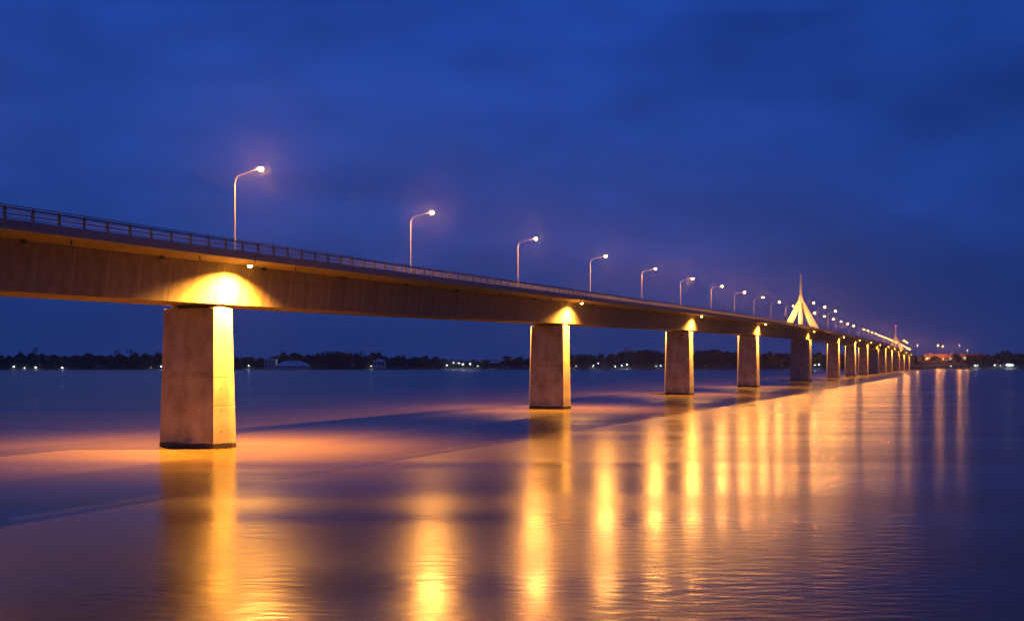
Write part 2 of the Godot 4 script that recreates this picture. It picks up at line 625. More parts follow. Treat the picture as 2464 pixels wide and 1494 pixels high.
func railing(x: float, label: String, near_side: bool) -> void:
	var g := thing("bridge_railing", label, "railing", W(0, TC, 0), -TH)
	var inward := -signf(x)
	for r in [["top_rail", 0.905, 0.032, 0.03], ["hand_rail", 0.745, 0.06, 0.055], ["mesh_top_bar", 0.615, 0.018, 0.018], ["middle_rail", 0.365, 0.026, 0.026], ["bottom_bar", 0.12, 0.018, 0.018]]:
		var b := MB.new()
		rail_tube(b, x, r[1], r[2], r[3], S_BEG, S_END, 4.1, 8)
		obj(r[0], b.mesh(), M.steel, g)
	# post: an I-section with a bent head
	var p := MB.new()
	p.box(Vector3(0, 0.46, 0), Vector3(0.13, 0.92, 0.02))
	p.box(Vector3(0.068, 0.36, 0), Vector3(0.016, 0.72, 0.12))
	p.box(Vector3(-0.068, 0.36, 0), Vector3(0.016, 0.72, 0.12))
	p.box(Vector3(0, 0.0125, 0), Vector3(0.24, 0.025, 0.22))
	p.tube([Vector3(0, 0.7, 0), Vector3(inward * 0.02, 0.85, 0), Vector3(0, 0.93, 0)], [0.04, 0.045, 0.035], 6)
	var pm := p.mesh()
	var q := MB.new()
	for k in 21:
		var z := -0.12 - k * 0.0905
		q.box(Vector3(0, 0.3675, z), Vector3(0.015, 0.495, 0.015))
	var qm := q.mesh()
	var posts := []
	var panels := []
	var n := int((S_END - S_BEG) / 2.05)
	var made := 0
	for i in n:
		var s := S_BEG + 0.6 + i * 2.05
		var tp := Transform3D(Basis(), Vector3(x, deck_h(s), -s))
		var tq := along(s + 1.0, 0, x) * Transform3D(Basis(), Vector3(0, 0, 1.0))
		if near_side and s > 36.0 and made < 298:
			made += 1
			obj("post", pm, M.post, g).transform = tp
			obj("mesh_panel", qm, M.steel, g).transform = tq
		else:
			posts.append(tp)
			if s < 700.0:
				panels.append(tq)
	multi("post_run", pm, M.post, posts, g)
	multi("mesh_panel_run", qm, M.steel, panels, g)

# ---------------------------------------------------------------- pylons
func slab_leg(poly: Array, z0: float, z1: float) -> ArrayMesh:
	var b := MB.new()
	b.prism(poly, z0, z1)
	return b.mesh()

func pylons() -> void:
	for i in 2:
		var s: float = [432.5, 1157.0][i]
		var k: float = [1.0, 1.1][i]
		var label: String = ["white four-legged pylon with a slim spire, floodlit from the deck", "farther white pylon with a red warning light on its spire"][i]
		var p := thing("bridge_pylon", label, "pylon", W(s, TC, deck_h(s) - 0.1), -TH, "pylons standing on the bridge")
		p.scale = Vector3.ONE * k
		var leg := MB.new()
		leg.prism([Vector2(7.6, 0), Vector2(0.95, 12.6), Vector2(0.6, 14.6), Vector2(0.06, 14.6), Vector2(0.06, 10.6), Vector2(4.3, 0)].slice(0), -0.85, 0.85)
		var left := MB.new()
		left.prism([Vector2(-4.3, 0), Vector2(-0.06, 10.6), Vector2(-0.06, 14.6), Vector2(-0.6, 14.6), Vector2(-0.95, 12.6), Vector2(-7.6, 0)], -0.85, 0.85)
		obj("leg", leg.mesh(), M.white, p)
		obj("leg", left.mesh(), M.white, p)
		for z in [-1.0, 1.0]:
			var b := MB.new()
			var w := 0.5
			var q := []
			for e in [[-w, 0.0, 4.6], [w, 0.0, 4.6], [w, 0.0, 2.6], [-w, 0.0, 2.6], [-0.4, 11.2, 1.5], [0.4, 11.2, 1.5], [0.4, 11.2, 0.5], [-0.4, 11.2, 0.5]]:
				q.append(Vector3(e[0], e[1], e[2] * z))
			if z < 0:
				for e in [[0, 1], [3, 2], [4, 5], [7, 6]]:
					var t = q[e[0]]
					q[e[0]] = q[e[1]]
					q[e[1]] = t
			b.quad(q[0], q[1], q[5], q[4])
			b.quad(q[1], q[2], q[6], q[5])
			b.quad(q[2], q[3], q[7], q[6])
			b.quad(q[3], q[0], q[4], q[7])
			b.quad(q[4], q[5], q[6], q[7])
			obj("leg", b.mesh(), M.white, p)
		var sp := MB.new()
		sp.tube([Vector3(0, 13.0, 0), Vector3(0, 14.6, 0), Vector3(0, 23.7, 0), Vector3(0, 23.75, 0)], [0.72, 0.58, 0.34, 0.3], 6)
		obj("spire", sp.mesh(), M.white, p)
		obj("tie_beam", box_mesh(Vector3(2.6, 0.16, 2.0), Vector3(0, 10.6, 0)), M.dark, p)
		if i == 1:
			var b := MB.new()
			b.ellipsoid(Vector3(0, 23.98, 0), Vector3(0.22, 0.24, 0.22))
			obj("warning_lamp", b.mesh(), M.red_lens, p)
			omni(p, Vector3(0, 24.0, 0), Color(1, 0.05, 0.15), 60.0, 0.1)
		# deck platform that carries the legs
		var pf := thing("pylon_platform", ["widened concrete platform under the first pylon", "widened concrete platform under the farther pylon"][i], "platform", W(s, TC, deck_h(s) - 0.55), -TH)
		var plan := [Vector2(-5.97, -26), Vector2(5.97, -26), Vector2(8.3, -12), Vector2(8.3, 12), Vector2(5.97, 26), Vector2(-5.97, 26), Vector2(-8.3, 12), Vector2(-8.3, -12)]
		var b2 := MB.new()
		b2.prism(plan, 0.0, 0.44)
		var slab := obj("slab", b2.mesh(), M.fascia, pf)
		slab.rotation.x = -PI / 2
		# uplights on the deck aimed at the legs
		var spots := [Vector3(-7.0, 0.1, 5.5), Vector3(5.4, 0.1, 6.0), Vector3(1.6, 0.1, 7.5), Vector3(2.6, 0.1, -6.5), Vector3(-3.0, 0.1, -6.5)]
		var aims := [Vector3(-3.4, 7.0, 0.5), Vector3(4.0, 5.0, 0.5), Vector3(0.2, 4.5, 2.6), Vector3(0, 9, 0), Vector3(-2, 8, 0)]
		for j in spots.size():
			var u := thing("pylon_uplight", "small uplight on the deck aimed at the %s pylon, %s" % [["first", "farther"][i], ["before its far-side leg", "before its near-side leg", "before its middle leg", "behind its near-side leg", "behind its far-side leg"][j]], "floodlight", p.transform * spots[j], -TH, "uplights at the pylons")
			obj("housing", box_mesh(Vector3(0.4, 0.3, 0.25), Vector3(0, -0.03, 0)), M.dark, u)
			var gl := MB.new()
			gl.ellipsoid(Vector3(0, 0.2, 0), Vector3(0.16, 0.1, 0.16))
			obj("lens", gl.mesh(), M.flood_lens, u)
			var l := SpotLight3D.new()
			l.name = "uplight_beam"
			l.light_color = Color(1.0, 0.58, 0.24).linear_to_srgb()
			l.light_energy = [6.0, 8.0, 4.5, 1.2, 1.2][j] * (1.0 if i == 0 else 0.6)
			l.spot_angle = 48.0
			l.spot_angle_attenuation = 0.9
			l.spot_range = 80.0
			l.light_size = 0.1
			l.shadow_enabled = true
			u.add_child(l)
			l.position = Vector3(0, 0.22, 0)
			l.look_at_from_position(l.global_position, p.transform * aims[j], Vector3.UP)

# ---------------------------------------------------------------- lamps
func lamp_prototype() -> Node3D:
	var o := Node3D.new()
	var b := MB.new()
	var pts := [Vector3(0, 0, 0), Vector3(0, 8.35, 0)]
	var rad := [0.066, 0.046]
	for k in 7:
		var a := PI * 0.5 * (k + 1) / 7.0 * 0.92
		pts.append(Vector3(0.75 * (1 - cos(a)), 8.35 + 0.95 * sin(a), 0))
		rad.append(0.04)
	pts.append(Vector3(1.6, 9.46, 0))
	rad.append(0.034)
	pts.append(Vector3(2.85, 9.7, 0))
	rad.append(0.03)
	b.tube(pts, rad, 8)
	obj("pole", b.mesh(), M.paint, o)
	var base := MB.new()
	base.box(Vector3(0, 0.02, 0), Vector3(0.42, 0.04, 0.42))
	base.tube([Vector3(0, 0.04, 0), Vector3(0, 0.7, 0)], [0.12, 0.11], 8)
	obj("base", base.mesh(), M.paint, o)
	var h := MB.new()
	h.ellipsoid(Vector3(3.2, 9.83, 0), Vector3(0.36, 0.07, 0.13), 0.0, 1.0, 12, 3)
	h.ellipsoid(Vector3(3.2, 9.83, 0), Vector3(0.36, 0.012, 0.15), -1.0, 0.0, 12, 1)
	obj("lamp_housing", h.mesh(), M.paint, o)
	var l := MB.new()
	l.ellipsoid(Vector3.ZERO, Vector3(0.245, 0.2, 0.245))
	obj("lamp_lens", l.mesh(), M.lens, o, Vector3(3.25, 9.66, 0), Vector3(0, TH, 0))
	return o

func street_lamps() -> void:
	var proto := lamp_prototype()
	var ks := [0.000203, 0.00039, 0.000577, 0.000763, 0.00095, 0.001138, 0.001325, 0.001511, 0.0017, 0.00188, 0.00206, 0.00225, 0.00244, 0.00262]
	var k := 0.00281
	while k < 0.0088:
		ks.append(k)
		k += 0.000215
	var idx := 0
	for i in ks.size():
		var s: float = 187240.0 * ks[i] - 30.1
		if s > S_END - 5.0:
			break
		var seen := i >= 2
		var label := "curved-arm street lamp on the far edge of the bridge, %s" % ((ordinal(i - 2) + (" to the viewer" if i == 2 else " along the row")) if seen else ["first of two out of frame", "second of two out of frame"][i])
		street_lamp(proto, s, -6.35, label, seen and i == 20)
	for i in 6:
		var s: float = [404.0, 440.0, 481.0, 1150.0, 1190.0, 1230.0][i]
		street_lamp(proto, s, 5.0, "lit street lamp on the near edge of the bridge, %s beside the %s pylon" % [["first", "second", "third"][i % 3], "first" if i < 3 else "farther"], false)
	proto.free()

func street_lamp(proto: Node3D, s: float, t: float, label: String, unlit: bool) -> void:
	var o := thing("street_lamp", label.replace("curved-arm", "unlit curved-arm") if unlit else label, "street lamp", W(s, t, deck_h(s)), -TH, "street lamps along the bridge")
	for c in proto.get_children():
		var d: MeshInstance3D = c.duplicate()
		o.add_child(d)
		d.name = c.name
		if d.name == "lamp_lens":
			d.material_override = M.white if unlit else (M.lens if s < 500.0 else M.far_lens)
	if not unlit:
		omni(o, Vector3(3.25, 9.63, 0), SODIUM, 90.0 if t > 0 else (180.0 if s < 60.0 else 640.0 if s < 90.0 else 520.0 if s < 130.0 else 430.0 if s < 260.0 else (300.0 if s < 420.0 else 170.0)), 0.05)
		var l := SpotLight3D.new()
		l.name = "lamp_beam"
		l.light_color = SODIUM.linear_to_srgb()
		l.light_energy = (450.0 if s < 60.0 else 760.0) if t < 0 else 260.0
		l.spot_angle = 86.0
		l.spot_angle_attenuation = 1.0
		l.spot_range = 300.0
		l.light_size = 0.05
		l.shadow_enabled = true
		o.add_child(l)
		l.position = Vector3(3.25, 9.6, 0)
		l.rotation = Vector3(-PI / 2, 0, 0)

func floodlights() -> void:
	# one at each end of most piers, hung below the overhang and aimed down at the pier's end
	var strength := [0.3, 1.1, 0.8, 0.7, 0.7, 0.35, 0.7, 0.8, 0.8, 0.3, 0.8, 0.8, 0.8, 0.8, 0.7]
	for i in PIER_S.size():
		for side in [1, -1]:
			if side < 0 and (i == 5 or i == 9):
				continue
			var s: float = PIER_S[i] + 0.4
			var h := deck_h(s)
			var which := "out of frame at the near end" if i == 0 else "above the %s pier" % ordinal(i - 1)
			var o := thing("pier_floodlight", "orange floodlight under the %s edge of the deck %s" % ["near" if side > 0 else "far", which], "floodlight", W(s, TC + side * 5.4, h - 1.12), -TH if side > 0 else PI - TH, "floodlights aimed at the piers")
			# local +x points outwards
			var b := MB.new()
			b.tube([Vector3(0.58, 1.12, 0), Vector3(0.58, 0.4, 0), Vector3(0.3, 0.2, 0), Vector3(0, 0.12, 0)], [0.022, 0.022, 0.022, 0.022], 6)
			obj("bracket", b.mesh(), M.dark, o)
			b = MB.new()
			b.ellipsoid(Vector3(0, 0.05, 0), Vector3(0.26, 0.16, 0.26), 0.0, 1.0, 10, 3)
			obj("housing", b.mesh(), M.dark, o)
			b = MB.new()
			b.ellipsoid(Vector3(0, 0, 0), Vector3(0.21, 0.16, 0.21), -1.0, 1.0, 10, 6)
			obj("lens", b.mesh(), M.flood_lens, o, Vector3.ZERO, Vector3(0, -o.rotation.y, 0))
			var l := SpotLight3D.new()
			l.name = "floodlight_beam"
			l.light_color = FLOOD.linear_to_srgb()
			l.light_energy = 4800.0 * strength[i] * (1.0 if side > 0 else 0.5)
			l.spot_angle = 75.0
			l.spot_angle_attenuation = 1.0
			l.spot_range = 120.0
			l.light_size = 0.1
			l.shadow_enabled = true
			o.add_child(l)
			l.position = Vector3(0, -0.05, 0)
			l.rotation = Vector3(-PI / 2 + 0.0, 0, 0)
			l.look_at_from_position(o.to_global(Vector3(0, -0.05, 0)), o.to_global(Vector3(-0.6, -7.0, 0.2)), o.global_basis.z)

func driftwood() -> void:
	for i in 2:
		var s: float = [PIER_S[3] - 1.2, PIER_S[5] - 2.2][i]
		var o := thing("driftwood", ["pile of pale driftwood branches caught at the third pier's foot", "dark tangle of drift branches at the wide pier's foot"][i], "driftwood", W(s, TC - [3.6, 5.2][i], 0), -TH)
		for k in 9:
			var b := MB.new()
			var a := Vector3(rng.randf_range(-2.4, 1.2), rng.randf_range(-0.05, 0.15), rng.randf_range(-0.8, 0.8))
			var d := Vector3(rng.randf_range(0.9, 2.2) * (1 if k % 2 else -1), rng.randf_range(0.1, 0.75), rng.randf_range(-0.6, 0.6))
			b.tube([a, a + d * 0.4 + Vector3(0, -0.1, 0.05), a + d], [0.13, 0.1, 0.04], 6)
			obj("branch", b.mesh(), M.wood, o)

# ---------------------------------------------------------------- far bank
var SKYLINE := [[-200, 850], [0, 853], [60, 848], [110, 851], [180, 850], [250, 851], [330, 848], [400, 850], [480, 850], [575, 857], [640, 858], [660, 850], [690, 848], [740, 851], [780, 846], [820, 841], [860, 850], [905, 846], [930, 857], [990, 854], [1030, 855], [1050, 853], [1075, 864], [1130, 867], [1190, 864], [1220, 858], [1260, 859], [1300, 860], [1390, 852], [1440, 850], [1470, 855], [1485, 846], [1500, 838], [1520, 842], [1545, 837], [1570, 838], [1595, 840], [1640, 842], [1690, 842], [1710, 838], [1760, 839], [1785, 846], [1800, 849], [1830, 845], [1900, 846], [1960, 842], [2010, 846], [2060, 850], [2130, 852], [2200, 860], [2300, 860], [2340, 852], [2390, 850], [2420, 842], [2464, 848], [2700, 848]]

func skyline(x: float) -> float:
	for i in SKYLINE.size() - 1:
		if x <= SKYLINE[i + 1][0]:
			return lerpf(SKYLINE[i][1], SKYLINE[i + 1][1], clampf((x - SKYLINE[i][0]) / float(SKYLINE[i + 1][0] - SKYLINE[i][0]), 0, 1))
	return 850.0

func crown_mesh(kind: int) -> ArrayMesh:
	# a unit tree, 1 high: leaf clumps spread through several uneven lobes
	var b := MB.new()
	var lobes := []
	if kind == 5:
		lobes = [[Vector3(0, 0.9, 0), Vector3(0.14, 0.1, 0.14)], [Vector3(0.08, 0.7, 0), Vector3(0.1, 0.05, 0.1)]]
	else:
		var n := 6 + kind
		for i in n:
			var an := rng.randf() * TAU
			var y := rng.randf_range(0.24, 0.82)
			var r := (0.3 if kind != 3 else 0.2) * (1.2 - absf(y - 0.5))
			lobes.append([Vector3(cos(an) * r * rng.randf(), y, sin(an) * r * rng.randf()), Vector3(rng.randf_range(0.16, 0.26), rng.randf_range(0.12, 0.19), rng.randf_range(0.16, 0.26))])
	for l in lobes:
		for k in 75 if kind != 5 else 60:
			var d := Vector3(rng.randfn(), rng.randfn(), rng.randfn()).normalized() * pow(rng.randf(), 0.4)
			var c: Vector3 = l[0] + d * l[1]
			c.y = minf(c.y, 0.985)
			var s := rng.randf_range(0.025, 0.06)
			var bs := Basis(Vector3(rng.randfn(), rng.randfn(), rng.randfn()).normalized(), rng.randf() * TAU)
			b.quad(c + bs * Vector3(-s, -s * 0.6, 0), c + bs * Vector3(s * 0.7, -s, 0), c + bs * Vector3(s, s * 0.7, 0), c + bs * Vector3(-s * 0.6, s, 0))
	return b.mesh()

func palm_mesh() -> ArrayMesh:
	var b := MB.new()
	for k in 14:
		var an := TAU * k / 14.0 + rng.randf() * 0.3
		var up := rng.randf_range(-0.1, 0.12)
		var dir := Vector3(cos(an), 0, sin(an))
		var side := Vector3(-sin(an), 0, cos(an))
		var prev := Vector3(0, 0.9, 0)
		for j in 4:
			var r := 0.05 + 0.05 * (j + 1)
			var p := dir * r + Vector3(0, 0.9 + up * (j + 1) * 0.35 - 0.012 * j * j, 0)
			var w0 := 0.018 if j else 0.006
			b.quad(prev - side * w0, p - side * 0.014, p + side * 0.014, prev + side * w0)
			prev = p
	return b.mesh()

func trunk_mesh(top: float, r: float) -> ArrayMesh:
	var b := MB.new()
	b.tube([Vector3(0, -0.03, 0), Vector3(0.01, top * 0.5, 0.005), Vector3(0, top, 0)], [r * 1.3, r, r * 0.6], 6)
	for k in 3:
		var an := k * 2.1
		b.tube([Vector3(0, top * 0.55, 0), Vector3(cos(an) * 0.16, top * 0.95, sin(an) * 0.16)], [r * 0.6, r * 0.25], 5)
	return b.mesh()

func bank_lamp(px: float, py: float, size: float, e: float, label: String, green := false) -> void:
	var x := (px - 1232.0) / FOC * 1320.0
	var dep := bank_depth(x * 1.05) + 12.0
	var p := at(px, py, dep)
	var ground := 2.0
	var o := thing("bank_lamp", label, "lamp", Vector3(p.x, ground, p.z), 0.0, "lamps along the far bank")
	var hgt := maxf(p.y - ground, 0.8)
	var b := MB.new()
	b.tube([Vector3(0, -0.5, -0.3), Vector3(0, hgt, -0.3)], [0.08, 0.06], 6)
	obj("post", b.mesh(), M.dark, o)
	b = MB.new()
	b.ellipsoid(Vector3(0, hgt, 0), Vector3.ONE * 0.24 * size)
	obj("bulb", b.mesh(), M.green_lens if green else M.white_lens, o)
	omni(o, Vector3(0, hgt, 0), Color(0.85, 0.95, 1.0), e * 0.2, 0.2)

func far_bank() -> void:
	var crowns := []
	for k in 5:
		crowns.append(crown_mesh(k))
	var trunk := trunk_mesh(0.62, 0.022)
	# individual trees along the waterfront, their heights following the skyline
	var x := -20.0
	var i := 0
	while x < 2490.0:
		if (x > 2212.0 and x < 2330.0):
			x += 6.0
			continue
		var row := i % 3
		var px := x
		var est := (px - 1232.0) / FOC * 1380.0
		var dep: float = bank_depth(est) + [34.0, 58.0, 90.0][row] + rng.randf() * 10.0
		var top := at(px, skyline(px) + [rng.randf_range(3.0, 12.0), rng.randf_range(-1.0, 7.0), rng.randf_range(-3.0, 3.0)][row], dep)
		var g: float = 3.6 + (dep - bank_depth(est) - 22.0) * 0.02
		var h := maxf(top.y - g, 7.0)
		var o := thing("bank_tree", "dark leafy tree in the tree line along the far bank", "tree", Vector3(top.x, g, top.z), rng.randf() * TAU, "trees in the line along the far bank")
		var w := rng.randf_range(0.85, 1.25) * clampf(17.0 / h, 0.75, 1.35)
		o.scale = Vector3(h * w, h, h * w)
		obj("crown", crowns[rng.randi() % 5], M.leaf[rng.randi() % 4], o)
		obj("trunk", trunk, M.bark, o)
		x += rng.randf_range(7.5, 11.0)
		i += 1
	# tall ones that stand out above the rest
	var palm := palm_mesh()
	var ptrunk := trunk_mesh(0.9, 0.012)
	var tall := [[82, 832, "tall feathery palm above the trees near the four bank lamps"], [280, 839, "slim palm rising above the tree line before the nearest pier"], [312, 836, "broad palm rising beside the slim palm, before the nearest pier"], [379, 846, "short palm showing over the trees close beside the nearest pier"], [683, 843, "palm tuft over the trees behind the white-roofed hall"], [815, 845, "palm head above the thick trees past the white-roofed hall"], [870, 842, "ragged palm above the trees before the small pale house"], [1509, 832, "tallest palm of the far bank, its head clear of the crowns"], [2405, 846, "narrow dark palm beside the long lit canopy"]]
	for t in tall:
		var est: float = (t[0] - 1232.0) / FOC * 1380.0
		var dep := bank_depth(est) + 66.0
		var top := at(t[0], t[1], dep)
		var o := thing("palm_tree", t[2], "palm tree", Vector3(top.x, 4.4, top.z), rng.randf() * TAU)
		o.scale = Vector3.ONE * (top.y - 4.4) * 0.98
		obj("crown", palm, M.leaf[0], o)
		obj("trunk", ptrunk, M.bark, o)
	# the wood behind, one mass
	var many := []
	for k in 620:
		var wx := rng.randf_range(-1500.0, 1750.0)
		var px := 1232.0 + wx / 1480.0 * FOC
		var dep := bank_depth(wx * 0.93) + 105.0 + rng.randf() * 90.0
		if px > 2195.0 and px < 2335.0:
			continue
		var h := maxf(at(px, skyline(px) + rng.randf_range(0.0, 9.0), dep).y - 5.0, 9.0)
		many.append(Transform3D(Basis(Vector3.UP, rng.randf() * TAU).scaled(Vector3(h * 1.1, h, h * 1.1)), Vector3(wx, 5.0, -dep)))
	var wood := multi("bank_woodland", crowns[2], M.leaf[2], many, self)
	tag(wood, "dense dark woodland behind the trees of the far bank", "woodland", "", "stuff")
	# undergrowth along the bank
	var low := []
	for k in 700:
		var wx := rng.randf_range(-1300.0, 1500.0)
		var h := rng.randf_range(4.0, 8.5)
		if wx > 560.0:
			h *= 0.6
		low.append(Transform3D(Basis(Vector3.UP, rng.randf() * TAU).scaled(Vector3(h * 1.7, h, h * 1.7)), bank_point(wx, rng.randf_range(16.0, 30.0), 1.8)))
	var scrub := multi("bank_scrub", crowns[1], M.leaf[1], low, self)
	tag(scrub, "low dark scrub along the far waterline", "scrub", "", "stuff")
	# lamps along the bank
	var L := [
		[31.5, 882.5, 1.0, 40, "small white bank lamp leftmost on the far shore"], [57, 886, 1.0, 90, "bright white bank lamp by the water, second from the left edge"], [84.7, 884, 1.0, 120, "brightest bank lamp left of the nearest pier"],
		[148.5, 886, 1.0, 110, "white bank lamp at the waterline with a streak below it"], [361, 884, 0.7, 25, "faint bank lamp just left of the nearest pier"], [386, 882, 1.0, 50, "clear white bank lamp touching the nearest pier's edge"],
		[597, 880, 1.0, 60, "lone bank lamp between the nearest pier and the three-storey house"], [892.7, 880.5, 1.0, 80, "white bank lamp below the small pale house"], [1074.7, 878.6, 1.0, 90, "first bank lamp of the bright cluster before the second pier"],
		[1091, 872.7, 1.0, 100, "yellowish bank lamp standing high in the bright cluster"], [1103.6, 873.8, 1.0, 60, "bank lamp between the yellowish one and the brightest of the cluster"], [1113.6, 876.3, 1.0, 220, "brightest bank lamp of the cluster before the second pier"],
		[1131.5, 876, 1.0, 60, "last high bank lamp of the bright cluster"], [1148.8, 881, 0.8, 30, "small low bank lamp past the bright cluster"], [1184, 881, 0.8, 40, "bank lamp under the slanted shed roof before the second pier"],
		[1386, 880, 0.7, 25, "dim bank lamp just right of the second pier"], [1427.7, 880.5, 1.0, 60, "low white bank lamp between the second and third piers"], [1440.6, 874, 1.0, 60, "white bank lamp set higher than its neighbours between second and third piers"],
		[1481, 882, 0.9, 50, "low bank lamp left of the brightest between second and third piers"], [1495.8, 880.5, 0.9, 50, "bank lamp next to the brightest between second and third piers"], [1509.9, 877, 1.0, 260, "brightest bank lamp between the second and third piers"],
		[1579.6, 880, 0.8, 35, "first of two faint bank lamps beside the third pier"], [1591, 880, 0.8, 35, "second of two faint bank lamps beside the third pier"], [1696, 881, 0.6, 15, "very faint bank lamp between the third and fourth piers"], [1962, 878, 1.0, 120, "left bank lamp of the bright pair beyond the wide pier"],
		[1971, 877, 1.0, 220, "right bank lamp of the bright pair beyond the wide pier"], [2260, 880, 0.9, 50, "white bank lamp below the red roofed hall"], [2290, 880, 0.8, 40, "small white bank lamp right of the one below the red roofed hall"],
		[2348, 879.5, 1.0, 80, "bank lamp at the left of the string on the right shore"], [2353.5, 880.5, 1.0, 110, "brightest bank lamp of the string on the right shore"], [2395, 879, 1.0, 100, "bank lamp in the middle of the right shore"], [2410, 879, 0.8, 30, "faint bank lamp left of the bright tent"]]
	for l in L:
		bank_lamp(l[0], l[1], l[2], l[3], l[4])
	buildings()

func gable(poly_w: float, eave: float, ridge: float, length: float) -> ArrayMesh:
	var b := MB.new()
	b.prism([Vector2(-poly_w, eave), Vector2(poly_w, eave), Vector2(0, ridge)], -length * 0.5, length * 0.5)
	return b.mesh()

func house(called: String, label: String, px0: float, px1: float, y_base: float, y_eave: float, y_ridge: float, dep: float, wallm: Material, roofm: Material, depth := 14.0, floors := 1, hip := 0.3) -> Node3D:
	var a := at(px0, y_base, dep)
	var c := at(px1, y_base, dep)
	var e := at(px0, y_eave, dep)
	var r := at(px0, y_ridge, dep)
	var w := c.x - a.x
	var o := thing(called, label, "building", Vector3((a.x + c.x) * 0.5, a.y, -dep - depth * 0.5))
	var eh := e.y - a.y
	var rh := r.y - a.y
	obj("wall", box_mesh(Vector3(w * 0.94, eh + 3.0, depth * 0.9), Vector3(0, eh * 0.5 - 1.5, 0)), wallm, o)
	var b := MB.new()
	var hx := w * 0.5
	var hz := depth * 0.5 + 0.5
	var kx := hx * (1.0 - hip)
	var E := [Vector3(-hx, eh, hz), Vector3(hx, eh, hz), Vector3(hx, eh, -hz), Vector3(-hx, eh, -hz)]
	var R0 := Vector3(-kx, rh, 0)
	var R1 := Vector3(kx, rh, 0)
	b.quad(E[0], E[1], R1, R0)
	b.quad(E[2], E[3], R0, R1)
	b.tri(E[1], E[2], R1)
	b.tri(E[3], E[0], R0)
	b.quad(E[3], E[2], E[1], E[0])
	obj("roof", b.mesh(), roofm, o)
	var n := maxi(3, int(w / 5.0))
	for f in floors:
		for k in n:
			var lit := rng.randf() < 0.3
			obj("window", box_mesh(Vector3(w * 0.5 / n, eh / floors * 0.45, 0.1), Vector3(-w * 0.45 + w * 0.9 * (k + 0.5) / n, eh / floors * (f + 0.55), depth * 0.45 + 0.06)), M.glass_lit if lit and floors < 3 and roofm == M.roof_red else M.glass_dark, o)
	return o

func finial_gable(o: Node3D, x: float, w: float, y0: float, y1: float, z: float) -> void:
	var b := MB.new()
	b.prism([Vector2(x - w, y0), Vector2(x + w, y0), Vector2(x, y1)], z - 4.0, z + 0.6)
	obj("gable", b.mesh(), M.roof_red, o)
	for s in [-1.0, 1.0]:
		b = MB.new()
		b.tube([Vector3(x + s * w * 1.1, y0 - 0.2, z + 0.8), Vector3(x + s * w * 0.5, (y0 + y1) * 0.5 + 0.1, z + 0.8), Vector3(x, y1 + 0.5, z + 0.8), Vector3(x, y1 + 2.0, z + 0.8)], [0.35, 0.4, 0.4, 0.15], 5)
		obj("bargeboard", b.mesh(), M.white, o)

